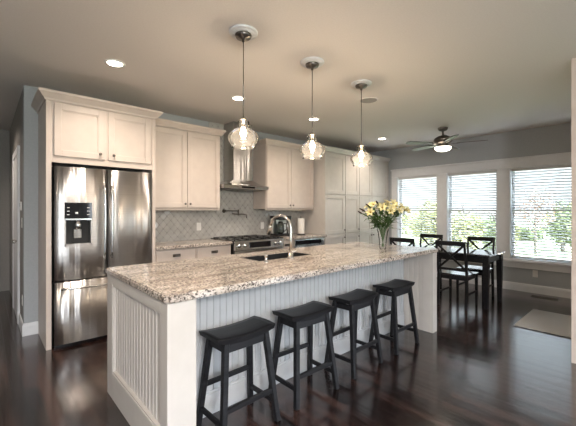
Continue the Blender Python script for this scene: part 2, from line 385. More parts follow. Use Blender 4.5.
# ------------------------------------------------------------------ outside: lawn, trees
GZ = -0.45
B(RX + .3, 90, -60, 60, GZ - .2, GZ).build('ground', 'grass', kind='structure')
B(-40, RX + .3, -60, FY - .3, GZ - .2, GZ).build('ground', 'grass', kind='structure')
tag(B(15.5, 22, -3.5, 2.2, GZ, GZ + .06, .02).build('mulch_bed', 'mulch'), 'reddish brown mulch bed on the lawn beyond the right window', 'garden bed')
def tree(x, y, h, r, zc, m, label, n=900, trunk=.08, leaf=.11, sq=1.0, cat='tree', group='trees beyond the dining windows', branches=7):
    t = thing('garden_tree', (x, y, GZ), label, cat, group)
    tr = MB(); tr.tube([(x, y, GZ), (x + .03, y, GZ + (h) * .5), (x, y + .04, GZ + h * .9)], [trunk, trunk * .7, trunk * .2], 7)
    for k in range(branches):
        a = random.uniform(0, 2 * PI); z = GZ + h * random.uniform(.3, .75); q = r * random.uniform(.5, .9)
        tr.tube([(x, y, z), (x + q * .5 * math.cos(a), y + q * .5 * math.sin(a), z + q * .45), (x + q * math.cos(a), y + q * math.sin(a), z + q * .8)], [trunk * .4, trunk * .25, trunk * .08], 5)
    tr.build('trunk', 'bark', t)
    f = MB()
    for k in range(n):
        v = Vector((random.gauss(0, 1), random.gauss(0, 1), random.gauss(0, 1))).normalized() * (random.random() ** .45)
        lump = 1 + .22 * math.sin(5 * v.x + x) * math.cos(4 * v.z + y) + .12 * math.sin(9 * v.y)
        p = Vector((x + v.x * r * lump, y + v.y * r * lump, zc + v.z * r * sq * lump))
        a = Vector((random.gauss(0, 1), random.gauss(0, 1), random.gauss(0, 1))).normalized() * leaf * random.uniform(.6, 1.3)
        b = a.orthogonal().normalized() * leaf * .6
        f.b.faces.new([f.b.verts.new(p - a), f.b.verts.new(p + b), f.b.verts.new(p + a), f.b.verts.new(p - b)])
    f.build('foliage', m, t)
tree(16, 7.3, 2.9, .95, .75, 'foliage_spring', 'taller yellow green spring tree seen through the right half of the left window', 1500, sq=1.15)
tree(14.2, 9.15, 2.2, .85, .35, 'foliage_spring', 'low spreading spring tree seen through the left half of the left window', 1300)
tree(14, 5.05, 2.3, .72, .45, 'foliage_spring', 'rounded yellow green shrub tree seen left of centre in the middle window', 1300, sq=1.2)
tree(16, 4.55, 2.1, .62, .35, 'foliage_dark', 'greener bushy tree at the right side of the middle window', 1000, sq=1.2)
tree(17, 3.35, 3.2, .85, 1.35, 'foliage_red', 'thin reddish budding tree with bare branches seen through the right window', 380, .05, .07, branches=16)
tree(19, 2.75, 2.6, .62, .75, 'foliage_dark', 'dense green evergreen tree at the right side of the right window', 1300, sq=1.5)
tree(19.5, 5.0, 1.6, .55, .2, 'foliage_spring', 'small yellow shrub at the left side of the right window', 800)
def hedge(x, y0, y1, h, m, label):
    f = MB()
    for k in range(int((y1 - y0) * 260)):
        p = Vector((x + random.gauss(0, .4), random.uniform(y0, y1), GZ + random.random() ** .7 * h))
        a = Vector((random.gauss(0, 1), random.gauss(0, 1), random.gauss(0, 1))).normalized() * .13; b = a.orthogonal().normalized() * .09
        f.b.faces.new([f.b.verts.new(p - a), f.b.verts.new(p + b), f.b.verts.new(p + a), f.b.verts.new(p - b)])
    tag(f.build('garden_hedge', m), label, 'hedge')
hedge(25, 4.6, 7.0, .75, 'foliage_dark', 'low dark green hedge far across the lawn in the right window')
hedge(24, 7.6, 15, 1.5, 'foliage_spring', 'tall pale green hedge far behind the trees in the left and middle windows')

# ------------------------------------------------------------------ cabinet helpers (fronts face -y)
def door_mb(x0, x1, z0, z1, y, fr=.062, th=.02, arch=False):
    d = MB(); yb = y + th
    d.box(x0, x0 + fr, y, yb, z0, z1, .002); d.box(x1 - fr, x1, y, yb, z0, z1, .002)
    d.box(x0 + fr, x1 - fr, y, yb, z0, z0 + fr, .002); d.box(x0 + fr, x1 - fr, y, yb, z1 - fr, z1, .002)
    # stepped bead then flat panel
    a, b, c_, e = x0 + fr, x1 - fr, z0 + fr, z1 - fr; q = .010
    d.box(a, a + q, y + .005, yb, c_, e); d.box(b - q, b, y + .005, yb, c_, e)
    d.box(a + q, b - q, y + .005, yb, c_, c_ + q); d.box(a + q, b - q, y + .005, yb, e - q, e)
    d.box(a + q, b - q, y + .011, yb, c_ + q, e - q)
    return d
def knob(x, z, y, parent, m='dark_nickel'):
    MB().lathe([(.006, 0), (.006, .012), (.014, .018), (.015, .026), (.010, .031), (.001, .032)], (0, 0, 0), 12,
               M=Matrix.Translation((x, y, z)) @ Matrix.Rotation(PI / 2, 4, 'X')).build('knob', m, parent)
def cup_pull(x, z, y, parent):
    p = MB(); n = 10
    for k in range(n):
        a0, a1 = PI * k / n, PI * (k + 1) / n
        q = [(x + .045 * math.cos(a0), y, z + .028 * math.sin(a0)), (x + .045 * math.cos(a1), y, z + .028 * math.sin(a1)),
             (x + .036 * math.cos(a1), y - .024, z + .016 * math.sin(a1)), (x + .036 * math.cos(a0), y - .024, z + .016 * math.sin(a0))]
        p.b.faces.new([p.b.verts.new(v) for v in q])
        q2 = [q[3], q[2], (x, y - .026, z)]
        p.b.faces.new([p.b.verts.new(v) for v in q2])
    p.box(x - .05, x + .05, y - .003, y, z - .004, z + .032, .001)
    p.build('cup_pull', 'dark_nickel', parent)
CROWN = [(0, 0), (.012, 0), (.018, .018), (.045, .05), (.058, .062), (.058, .082), (0, .082)]
def crown(parent, path, z, m='cabinet_paint', s=1.0):
    MB().sweep(path, [(o * s, z + h * s) for o, h in CROWN]).build('crown_moulding', m, parent)
CP = 'cabinet_paint'
YW = BY - .002

# ---- refrigerator surround cabinet
t = thing('refrigerator_cabinet', (.97, 4.3, 0), 'tall cream cabinet surround with two doors above the refrigerator', 'cabinet')
B(.44, .485, 3.97, YW, 0, 2.44, .002).build('side_panel', CP, t)
B(1.455, 1.495, 3.97, YW, 0, 2.44, .002).build('side_panel', CP, t)
MB().box(.485, 1.455, 3.975, YW, 1.86, 2.44).box(.485, 1.455, 3.97, 3.975, 1.835, 1.885).build('body', CP, t)
for x0, x1, kx in ((.505, .955, .905), (.985, 1.435, 1.035)):
    dd = door_mb(x0, x1, 1.90, 2.42, 3.952).build('door', CP, t); knob(kx, 1.955, 3.952, dd)
crown(t, [(.44, YW), (.44, 3.97), (1.495, 3.97), (1.495, 4.24)], 2.435, s=1.1)

# ---- refrigerator, french doors over a freezer drawer
t = thing('refrigerator', (.97, 4.2, 0), 'stainless steel french door refrigerator with water dispenser and bottom freezer', 'refrigerator')
B(.50, 1.44, 4.02, 4.55, .02, 1.80, .004).build('body', 'dark_gap', t)
def curved_front(x0, x1, z0, z1, yf, yb, bow=.014, n=10, hole=None):
    d = MB(); zs = [z0, z1] if not hole else [z0, hole[2], hole[3], z1]
    xs = [x0 + (x1 - x0) * k / n for k in range(n + 1)]
    if hole:
        xs = sorted([x for x in xs if abs(x - hole[0]) > .012 and abs(x - hole[1]) > .012] + [hole[0], hole[1]])
    def Y(x):
        u = (x - x0) / (x1 - x0) * 2 - 1; return yf + bow * (abs(u) ** 3)
    V = {}
    for i, x in enumerate(xs):
        for j, z in enumerate(zs): V[i, j] = d.b.verts.new((x, Y(x), z))
    for i in range(len(xs) - 1):
        for j in range(len(zs) - 1):
            if hole and hole[0] - 1e-6 <= xs[i] < hole[1] - 1e-6 and j == 1: continue
            f = d.b.faces.new((V[i, j], V[i + 1, j], V[i + 1, j + 1], V[i, j + 1])); f.smooth = True
    nx, nz = len(xs) - 1, len(zs) - 1
    bk = [d.b.verts.new(p) for p in ((x0, yb, z0), (x1, yb, z0), (x1, yb, z1), (x0, yb, z1))]
    d.b.faces.new([V[i, 0] for i in range(nx + 1)][::-1] + [bk[0], bk[1]])
    d.b.faces.new([V[i, nz] for i in range(nx + 1)] + [bk[2], bk[3]])
    d.b.faces.new([V[0, j] for j in range(nz + 1)] + [bk[3], bk[0]])
    d.b.faces.new([V[nx, j] for j in range(nz + 1)][::-1] + [bk[1], bk[2]])
    return d
YF = 3.925
HO = (.585, .825, 1.0, 1.44)
ld = curved_front(.502, .966, .665, 1.795, YF, 4.02, hole=HO).build('door', 'steel', t)
rd = curved_front(.974, 1.438, .665, 1.795, YF, 4.02).build('door', 'steel', t)
fz = curved_front(.502, 1.438, .035, .65, YF, 4.02, n=14).build('freezer_drawer', 'steel', t)
B(.51, 1.43, 3.99, 4.015, .0, .034).build('kick_plate', 'black_plastic', t)
def arc_handle(parent, p0, p1, out, r=.011):
    p0, p1, out = Vector(p0), Vector(p1), Vector(out); pts = []
    for k in range(13):
        u = k / 12; pts.append(p0.lerp(p1, u) + out * (1 - abs(2 * u - 1) ** 4 * .35))
    h = MB().tube([p0 + (p1 - p0) * .03] + pts[0:1] + pts[1:-1] + pts[-1:] + [p1 - (p1 - p0) * .03], r, 10)
    h.build('handle', 'steel_bright', parent)
arc_handle(ld, (.935, YF + .005, .86), (.935, YF + .005, 1.62), (0, -.06, 0))
arc_handle(rd, (1.005, YF + .005, .86), (1.005, YF + .005, 1.62), (0, -.06, 0))
arc_handle(fz, (.56, YF + .006, .585), (1.38, YF + .006, .585), (0, -.055, 0))
dp = MB(); x0, x1, z0, z1 = HO                                  # dispenser: recess box
dp.box(x0, x0 + .012, YF + .002, YF + .075, z0, 1.27); dp.box(x1 - .012, x1, YF + .002, YF + .075, z0, 1.27)
dp.box(x0, x1, YF + .07, YF + .08, z0, 1.27); dp.box(x0, x1, YF + .002, YF + .075, z0, z0 + .025)
dp = dp.build('dispenser', 'steel', ld)
B(x0, x1, YF - .001, YF + .06, 1.29, z1, .003).build('control_panel', 'black_glass', dp) if False else None
B(x0, x1, YF - .002, YF + .05, 1.28, z1, .003).build('control_panel', 'black_glass', ld)
B(x0, x1, YF - .004, YF + .05, 1.262, 1.28, .002).build('trim_strip', 'steel_bright', ld)
dk = MB().box(x0 + .012, x1 - .012, YF + .06, YF + .069, z0 + .025, 1.262).build('recess_back', 'dark_gap', ld)
MB().lathe([(.03, 0), (.034, .05), (.022, .07), (.022, .09)], ((x0 + x1) / 2, YF + .035, 1.172), 16, True, True).build('water_spout', 'steel_bright', ld)
MB().box((x0 + x1) / 2 - .035, (x0 + x1) / 2 + .035, YF + .045, YF + .055, 1.08, 1.17, .004).build('dispenser_lever', 'steel', ld)
for k, xx in enumerate((.612, .622, .785, .798)):
    for j in range(3): B(xx - .006, xx + .004, YF - .003, YF - .001, 1.315 + j * .035, 1.322 + j * .035).build('panel_icon', 'white_plastic', ld)
B(.675, .70, YF - .003, YF - .001, 1.325, 1.345).build('panel_icon', 'white_plastic', ld)

# ---- wall cabinets
def wall_cabinet(x0, x1, split, label, crown_path, ks):
    t = thing('wall_cabinet', ((x0 + x1) / 2, 4.4, 1.37), label, 'cabinet', None)
    MB().box(x0, x1, 4.25, YW, 1.385, 2.44, .001).box(x0, x1, 4.25, 4.275, 1.365, 1.39).build('body', CP, t)
    for a, b, kx in ((x0 + .012, split - .004, split - .035), (split + .004, x1 - .012, split + .035)):
        d = door_mb(a, b, 1.40, 2.42, 4.23).build('door', CP, t); knob(kx, 1.45, 4.23, d)
    crown(t, crown_path, 2.435)
wall_cabinet(1.50, 2.53, 2.02, 'cream two-door wall cabinet between the refrigerator and the range hood', [(1.56, 4.23), (2.53, 4.23), (2.53, YW)], 0)
wall_cabinet(3.38, 4.50, 3.925, 'cream two-door wall cabinet right of the range hood', [(3.38, YW), (3.38, 4.23), (4.47, 4.23)], 0)

# ---- pantry wall, four columns of doors
t = thing('pantry_cabinet', (5.6, 4.3, 0), 'tall cream pantry cabinet wall with three tiers of doors beside the windows', 'cabinet')
MB().box(4.54, 6.66, 4.02, YW, .10, 2.44).box(4.54, 6.64, 4.09, YW, 0, .10).box(4.54, 4.555, 4.0, 4.02, .10, 2.44).box(6.64, 6.68, 4.0, YW, 0, 2.44).build('body', 'island_paint', t)  # cooler than the other cabinets, daylight tint put into the paint colour
PX = [(4.56, 5.125), (5.14, 5.575), (5.59, 6.02), (6.035, 6.635)]
for i, (a, b) in enumerate(PX):
    kx = b - .03 if i % 2 == 0 else a + .03
    kx = [5.095, 5.545, 5.99, 6.065][i]
    d = door_mb(a, b, 1.67, 2.41, 4.0).build('door', 'island_paint', t)
    d = door_mb(a, b, .93, 1.645, 4.0).build('door', 'island_paint', t); knob(kx, .99, 4.0, d)
    d = door_mb(a, b, .12, .905, 4.0).build('door', 'island_paint', t); knob(kx, .85, 4.0, d)
crown(t, [(4.54, YW), (4.54, 4.0), (6.68, 4.0)], 2.435, 'island_paint')

# ---- base cabinets along the back wall
def base_cab(x0, x1, label, pulls, group=None):
    t = thing('base_cabinet', ((x0 + x1) / 2, 4.3, 0), label, 'cabinet', group)
    MB().box(x0, x1, 4.0, YW, .10, .888).box(x0, x1, 4.07, YW, 0, .10).build('body', CP, t)
    d = MB().box(x0 + .01, x1 - .01, 3.982, 4.0, .715, .875, .003).build('drawer', CP, t)
    cup_pull((x0 + x1) / 2, .79, 3.982, d)
    d = door_mb(x0 + .01, x1 - .01, .115, .70, 3.982).build('door', CP, t); knob(x1 - .05, .64, 3.982, d)
base_cab(1.50, 2.02, 'cream base cabinet drawer with cup pull next to the refrigerator', 1)
base_cab(2.025, 2.555, 'cream base cabinet drawer with cup pull just left of the range', 1)
base_cab(3.465, 3.74, 'narrow cream base cabinet between the range and the black fronted drawer appliance', 1)
t = thing('microwave_drawer', (4.14, 4.3, 0), 'built-in steel drawer appliance with black glass front, under the right counter', 'microwave')
MB().box(3.745, 4.50, 4.0, YW, .0, .888).build('body', CP, t)
f = MB().box(3.76, 4.48, 3.965, 4.0, .50, .878, .004).build('front_frame', 'steel_bright', t)
B(3.785, 4.40, 3.960, 3.966, .79, .86, .001).build('control_panel', 'black_glass', f)
B(3.82, 4.42, 3.955, 3.966, .53, .74, .001).build('drawer_front', 'black_glass', f)

# ---- perimeter countertops
def counter(x0, x1, label):
    tag(B(x0, x1, 3.945, YW, .89, .93, .006).build('countertop', 'granite'), label, 'countertop')
counter(1.497, 2.553, 'short granite countertop between the refrigerator and the range')
counter(3.467, 4.538, 'granite countertop right of the range holding the coffee maker')

# ---- backsplash: glossy diamond tiles with grout behind
t = thing('tile_backsplash', (3.0, BY, .93), 'glossy light grey diamond tile backsplash behind the range and counters', 'backsplash')
REG = [(1.497, 4.538, .93, 1.385), (2.54, 3.37, 1.385, CZ - .003)]
g = MB()
for r_ in REG: g.box(r_[0], r_[1], BY - .006, BY - .001, r_[2], r_[3])
g.build('grout_bed', 'grout', t)
ti = MB(); px, pz = .102, .116
def clampq(x, z, R_): return min(max(x, R_[0]), R_[1]), min(max(z, R_[2]), R_[3])
for ri, R_ in enumerate(REG):
    i0 = int(R_[0] / (px / 2)) - 1; i1 = int(R_[1] / (px / 2)) + 2; j0 = int(R_[2] / (pz / 2)) - 1; j1 = int(R_[3] / (pz / 2)) + 2
    for i in range(i0, i1):
        for j in range(j0, j1):
            if (i + j) % 2: continue
            cx, cz = i * px / 2, j * pz / 2
            random.seed(i * 991 + j); tx, tz = random.gauss(0, .03), random.gauss(0, .03)
            rings = []
            for s_, dy in ((1.0, .0065), (.93, .0095), (.72, .0112)):
                ring = []
                for k in range(8):
                    a = PI / 4 * k; rx, rz = px / 2 - .003, pz / 2 - .003
                    ux, uz = math.cos(a), math.sin(a)
                    q = 1 / (abs(ux) + abs(uz)) ; q *= 1.0 if k % 2 == 0 else 1.06
                    x, z = clampq(cx + ux * q * rx * s_, cz + uz * q * rz * s_, R_)
                    ring.append((x, BY - dy + tx * (x - cx) + tz * (z - cz), z))
                rings.append(ring)
            xs_ = [p[0] for p in rings[0]]; zs_ = [p[2] for p in rings[0]]
            if max(xs_) - min(xs_) < .012 or max(zs_) - min(zs_) < .012: continue
            V = [[ti.b.verts.new(p) for p in r] for r in rings]
            for A, Bq in zip(V, V[1:]):
                for k in range(8): ti.b.faces.new((A[k], A[(k + 1) % 8], Bq[(k + 1) % 8], Bq[k]))
            ti.b.faces.new(V[-1])
ti.build('tiles', 'glazed_tile', t)
random.seed(11)

# wall plates
def plate_back(x, z, label, cat, kind):
    t = thing('wall_outlet' if kind == 'o' else 'light_switch', (x, BY, z), label, cat)
    B(x - .036, x + .036, BY - .017, BY - .0125, z - .058, z + .058, .002).build('cover_plate', 'white_plastic', t)
    for dz in (-.026, .026): B(x - .016, x + .016, BY - .0195, BY - .016, z + dz - .018, z + dz + .018, .003).build('socket', 'white_plastic', t)
plate_back(2.37, 1.12, 'white outlet plate on the tile backsplash left of the range', 'outlet', 'o')
plate_back(3.57, 1.10, 'white outlet plate on the tile backsplash right of the range', 'outlet', 'o')
def plate_x(X, sx, y, z, name, label, cat):
    t = thing(name, (X, y, z), label, cat)
    a, b = sorted((X + sx * .001, X + sx * .006)); B(a, b, y - .036, y + .036, z - .058, z + .058, .002).build('cover_plate', 'white_plastic', t)
    a, b = sorted((X + sx * .005, X + sx * .0085))
    for dz in (-.026, .026): B(a, b, y - .016, y + .016, z + dz - .018, z + dz + .018, .003).build('socket' if 'outlet' in name else 'rocker', 'white_plastic', t)
plate_x(RX, -1, 1.32, .32, 'wall_outlet', 'white outlet on the grey wall below the right dining window', 'outlet')
plate_x(.315, -1, 4.80, 1.22, 'light_switch', 'white light switch on the side wall left of the refrigerator', 'light switch')
plate_x(.315, -1, 4.74, .36, 'wall_outlet', 'white outlet low on the side wall left of the refrigerator', 'outlet')
t = thing('wall_thermostat', (.315, 4.86, 1.40), 'small thermostat above the light switch on the side wall', 'thermostat')
B(.297, .314, 4.82, 4.90, 1.36, 1.46, .004).build('housing', 'white_plastic', t)
B(.295, .298, 4.835, 4.885, 1.40, 1.445).build('screen', 'black_glass', t)

# ---- range
t = thing('kitchen_range', (3.01, 4.2, 0), 'stainless steel slide-in gas range with front knobs under the hood', 'stove')
B(2.562, 3.458, 3.93, YW - .012, .03, .93, .003).build('body', 'black_plastic', t)
B(2.562, 3.458, 3.905, YW - .014, .93, .938, .003).build('cooktop', 'black_glass', t)
pn = MB().prism([(2.562, 3.93, .80), (2.562, 3.93, .93), (2.562, 3.905, .93), (2.562, 3.885, .80)], (.896, 0, 0)).build('control_panel', 'steel_bright', t)
B(2.80, 3.19, 3.886, 3.91, .825, .905, .002, M=None).build('display', 'black_glass', pn)
for x in (2.62, 2.71, 3.28, 3.37):
    MB().lathe([(.026, 0), (.026, .01), (.02, .014), (.018, .032), (.001, .034)], (0, 0, 0), 16, M=Matrix.Translation((x, 3.893, .865)) @ Matrix.Rotation(PI / 2, 4, 'X')).build('knob', 'steel_bright', pn)
od = MB().box(2.57, 3.45, 3.895, 3.93, .22, .79, .005).build('oven_door', 'steel', t)
B(2.72, 3.30, 3.891, 3.9, .34, .62, .003).build('oven_window', 'black_glass', od)
MB().tube([(2.63, 3.89, .745), (2.63, 3.845, .745), (3.39, 3.845, .745), (3.39, 3.89, .745)], .012, 10).build('handle', 'steel_bright', od)
dw = MB().box(2.57, 3.45, 3.895, 3.93, .04, .205, .005).build('warming_drawer', 'steel', t)
for gx in (2.60, 2.88, 3.16):
    gm = MB()
    for yy in (3.98, 4.27, 4.56): gm.box(gx, gx + .26, yy - .006, yy + .006, .944, .951, .002)
    for xx in (gx + .006, gx + .13, gx + .254): gm.box(xx - .006, xx + .006, 3.98, 4.56, .944, .951, .002)
    for xx in (gx + .01, gx + .25):
        for yy in (3.99, 4.55): gm.box(xx - .006, xx + .006, yy - .006, yy + .006, .937, .945)
    gm.build('grate', 'black_plastic', t)
    for yy in (4.12, 4.42): MB().lathe([(.04, .937), (.042, .941), (.03, .943), (.001, .943)], (gx + .13, yy, 0), 14).build('burner', 'dark_gap', t)

# ---- range hood
t = thing('range_hood', (2.98, 4.4, 1.67), 'stainless steel chimney range hood above the range', 'range hood')
h = MB(); X0, X1, Ya, Yb = 2.54, 3.375, 4.17, YW - .012
h.box(X0, X1, Ya, Yb, 1.685, 1.74, .003)
lo = [(X0, Ya, 1.74), (X1, Ya, 1.74), (X1, Yb, 1.74), (X0, Yb, 1.74)]; hi = [(2.79, 4.30, 1.83), (3.165, 4.30, 1.83), (3.165, Yb, 1.83), (2.79, Yb, 1.83)]
mid = [(X0 + .12, Ya + .06, 1.765), (X1 - .12, Ya + .06, 1.765), (X1 - .12, Yb, 1.765), (X0 + .12, Yb, 1.765)]
V = [[h.b.verts.new(p) for p in r] for r in (lo, mid, hi)]
for A, Bq in zip(V, V[1:]):
    for k in range(4): h.b.faces.new((A[k], A[(k + 1) % 4], Bq[(k + 1) % 4], Bq[k]))
h.build('canopy', 'steel_bright', t)
B(2.80, 3.155, 4.31, YW - .012, 1.81, CZ - .001, .003).build('chimney', 'steel', t)
B(2.86, 3.10, 4.166, 4.172, 1.70, 1.726).build('control_panel', 'black_glass', t)
B(2.62, 3.30, 4.25, 4.55, 1.680, 1.686).build('filter', 'dark_nickel', t)

# ---- pot filler
t = thing('pot_filler', (2.80, BY, 1.33), 'folding steel pot filler tap on the tiles over the range', 'faucet')
Yp = BY - .05
MB().lathe([(.03, 0), (.03, .006), (.014, .012), (.014, .045)], (0, 0, 0), 14, True, True, M=Matrix.Translation((2.80, BY - .0125, 1.35)) @ Matrix.Rotation(PI / 2, 4, 'X')).build('wall_flange', 'dark_nickel', t)
MB().tube([(2.80, Yp - .01, 1.37), (2.80, Yp - .01, 1.34)], .012, 8).tube([(2.80, Yp - .01, 1.355), (3.03, Yp - .03, 1.355)], .008, 8).build('arm', 'dark_nickel', t)
MB().tube([(3.03, Yp - .03, 1.375), (3.03, Yp - .03, 1.28)], .011, 8).tube([(2.90, Yp - .06, 1.31), (3.03, Yp - .03, 1.30), (3.12, Yp - .08, 1.30), (3.15, Yp - .09, 1.29), (3.15, Yp - .09, 1.235)], .009, 8).build('spout', 'dark_nickel', t)

# ---- coffee maker and paper towels
cx, cy = 3.78, 4.33
t = thing('coffee_maker', (cx, cy, .931), 'black and steel coffee maker with glass jug, behind the island faucet', 'coffee maker')
B(cx - .15, cx + .15, cy - .12, cy + .13, .931, .965, .006).build('base', 'black_plastic', t)
B(cx - .15, cx + .15, cy + .04, cy + .13, .965, 1.24, .006).build('body', 'steel', t)
B(cx - .15, cx + .15, cy - .11, cy + .13, 1.20, 1.27, .012).build('brew_head', 'black_plastic', t)
jg = MB().lathe([(.04, .967), (.062, .985), (.068, 1.05), (.058, 1.12), (.04, 1.155)], (cx - .05, cy - .04, 0), 18, True).build('jug', 'carafe_glass', t)
MB().tube([(cx + .005, cy - .06, 1.14), (cx + .06, cy - .08, 1.13), (cx + .065, cy - .08, 1.05), (cx + .02, cy - .06, 1.0)], .008, 8).build('jug_handle', 'black_plastic', jg)
MB().lathe([(.042, 1.155), (.042, 1.17), (.001, 1.175)], (cx - .05, cy - .04, 0), 18).build('jug_lid', 'black_plastic', jg)
MB().tube([(cx + .11, cy - .04, .966), (cx + .11, cy - .04, 1.20)], .012, 8).build('side_column', 'steel_bright', t)
cx, cy = 4.17, 4.24
t = thing('paper_towel_holder', (cx, cy, .931), 'upright paper towel roll on a black base near the coffee maker', 'paper towel')
MB().lathe([(.075, .931), (.075, .942), (.06, .947), (.001, .947)], (cx, cy, 0), 24, True).tube([(cx, cy, .945), (cx, cy, 1.26)], .006, 8).build('stand', 'black_plastic', t)
MB().lathe([(.02, .95), (.060, .95), (.062, .955), (.062, 1.215), (.060, 1.22), (.02, 1.22)], (cx, cy, 0), 28).build('paper_roll', 'paper', t)

# ------------------------------------------------------------------ kitchen island
IX0, IX1, IY0, IY1 = .68, 3.77, 1.65, 2.76; RY = 2.0; IZ = .888
t = thing('kitchen_island', (2.2, 2.2, 0), 'long cream island with beadboard end panel and open seating side', 'island')
IP = 'island_paint'
b = MB()                                                        # carcass walls (open top under the sink)
b.box(.84, 3.66, IY1 - .03, IY1, .09, IZ); b.box(.84, 3.66, IY1 - .08, IY1 - .03, 0, .09)
b.box(1.55, 1.57, RY + .02, IY1 - .03, .02, IZ); b.box(2.50, 2.52, RY + .02, IY1 - .03, .02, IZ)
b.build('carcass', IP, t)
def beads(axis, fixed, out, a0, a1, z0, z1, pitch, depth=.011, half=.008):
    """grooved boarding as a ribbon with V grooves; 'out' is the facing direction along the fixed axis"""
    d = MB(); n = max(1, round((a1 - a0) / pitch)); p = (a1 - a0) / n; pts = [(a0, 0)]
    for k in range(1, n): c_ = a0 + k * p; pts += [(c_ - half, 0), (c_ - half * .3, -depth), (c_ + half * .3, -depth), (c_ + half, 0)]
    pts.append((a1, 0))
    for (u0, d0), (u1, d1) in zip(pts, pts[1:]):
        q = []
        for u, dd, z in ((u0, d0, z0), (u1, d1, z0), (u1, d1, z1), (u0, d0, z1)):
            f_ = fixed + out * dd
            q.append((u, f_, z) if axis == 'x' else (f_, u, z))
        d.b.faces.new([d.b.verts.new(v) for v in q])
    bk = fixed - out * .018; lo_, hi_ = sorted((bk, fixed - out * .008))
    if axis == 'x': d.box(a0, a1, lo_, hi_, z0, z1)
    else: d.box(lo_, hi_, a0, a1, z0, z1)
    return d
# left end: frame + beadboard
e = MB()
e.box(IX0, IX0 + .16, IY0, IY0 + .09, 0, IZ, .003)              # near corner post (wraps the seating side)
e.box(IX0, IX0 + .03, IY0 + .09, IY1 - .13, .825, IZ, .002); e.box(IX0, IX0 + .03, IY0 + .09, IY1 - .13, 0, .19, .002)
e.box(IX0, IX0 + .16, IY1 - .13, IY1, 0, IZ, .003)
e.box(IX0 + .13, IX0 + .16, IY0 + .09, IY1 - .13, 0, IZ)
ep = e.build('end_panel', IP, t)
beads('y', IX0 + .022, -1, IY0 + .09, IY1 - .13, .19, .825, .052).build('beadboard', IP, ep)
q = MB()
A_, B_ = IY0 + .09, IY1 - .13
q.box(IX0 + .004, IX0 + .024, A_, A_ + .012, .19, .825); q.box(IX0 + .004, IX0 + .024, B_ - .012, B_, .19, .825)
q.box(IX0 + .004, IX0 + .024, A_ + .012, B_ - .012, .813, .825); q.box(IX0 + .004, IX0 + .024, A_ + .012, B_ - .012, .19, .202)
q.build('panel_bead', IP, ep)
# seating side
sb = beads('x', RY, -1, IX0 + .16, 3.67, .15, IZ, .05).build('seating_beadboard', 'shaded_island_paint', t)
MB().box(IX0 + .16, 3.67, RY - .012, RY + .02, 0, .14, .002).box(IX0 + .16, 3.67, RY - .006, RY + .02, .14, .155).build('baseboard', 'shaded_island_paint', t)
# right end wing wall
e = MB(); e.box(3.67, IX1, IY0, IY0 + .03, 0, IZ, .002); e.box(3.69, IX1, IY0 + .03, IY1, 0, IZ)
e.box(3.67, 3.70, IY0 + .03, IY0 + .11, 0, IZ, .002)
wp = e.build('end_wing', IP, t)
beads('y', 3.677, -1, IY0 + .11, RY, .0, IZ, .06).build('beadboard', IP, wp)

# countertop with sink cut-out
SX0, SX1, SY0, SY1 = 1.72, 2.36, 2.25, 2.53
CX0, CX1, CY0, CY1 = .666, 3.785, 1.632, 2.775
c = bmesh.new(); xs = [CX0, SX0, SX1, CX1]; yv = [CY0, SY0, SY1, CY1]; V = {}
for i, x in enumerate(xs):
    for j, y in enumerate(yv): V[i, j] = c.verts.new((x, y, .89))
fs = [c.faces.new((V[i, j], V[i + 1, j], V[i + 1, j + 1], V[i, j + 1])) for i in range(3) for j in range(3) if not (i == 1 and j == 1)]
ex = bmesh.ops.extrude_face_region(c, geom=fs)
for v in [g_ for g_ in ex['geom'] if isinstance(g_, bmesh.types.BMVert)]: v.co.z = .932
eds = [e_ for e_ in c.edges if e_.is_manifold and len(e_.link_faces) == 2 and e_.calc_face_angle(0) > 1 and abs(e_.verts[0].co.z - e_.verts[1].co.z) < 1e-6]
ver = [e_ for e_ in c.edges if abs(e_.verts[0].co.z - e_.verts[1].co.z) > .01]
bmesh.ops.recalc_face_normals(c, faces=c.faces)
outer = [e_ for e_ in ver if all(abs(v.co.x - CX0) < 1e-4 or abs(v.co.x - CX1) < 1e-4 for v in e_.verts) and all(abs(v.co.y - CY0) < 1e-4 or abs(v.co.y - CY1) < 1e-4 for v in e_.verts)]
bmesh.ops.bevel(c, geom=outer, offset=.022, segments=4, affect='EDGES')
eds = [e_ for e_ in c.edges if len(e_.link_faces) == 2 and e_.calc_face_angle(0) > 1 and abs(e_.verts[0].co.z - e_.verts[1].co.z) < 1e-6]
bmesh.ops.bevel(c, geom=eds, offset=.008, segments=3, affect='EDGES')
mb_ = MB(); mb_.b.free(); mb_.b = c
tag(mb_.build('island_countertop', 'granite'), 'large polished speckled granite slab topping the island', 'countertop')
# sink
t = thing('kitchen_sink', ((SX0 + SX1) / 2, (SY0 + SY1) / 2, .70), 'dark sink basin set into the island granite behind the faucet', 'sink')
s_ = MB(); o = .004
g_ = .0015; zt = .931
s_.box(SX0 + g_, SX1 - g_, SY0 + g_, SY0 + .010, .69, zt); s_.box(SX0 + g_, SX1 - g_, SY1 - .010, SY1 - g_, .69, zt)
s_.box(SX0 + g_, SX0 + .010, SY0 + .010, SY1 - .010, .69, zt); s_.box(SX1 - .010, SX1 - g_, SY0 + .010, SY1 - .010, .69, zt)
s_.box(SX0 + g_, SX1 - g_, SY0 + g_, SY1 - g_, .68, .69)
s_.build('basin', 'sink_black', t)
MB().lathe([(.045, .690), (.045, .694), (.03, .692), (.001, .692)], ((SX0 + SX1) / 2, (SY0 + SY1) / 2, 0), 16).build('drain', 'steel_bright', t)
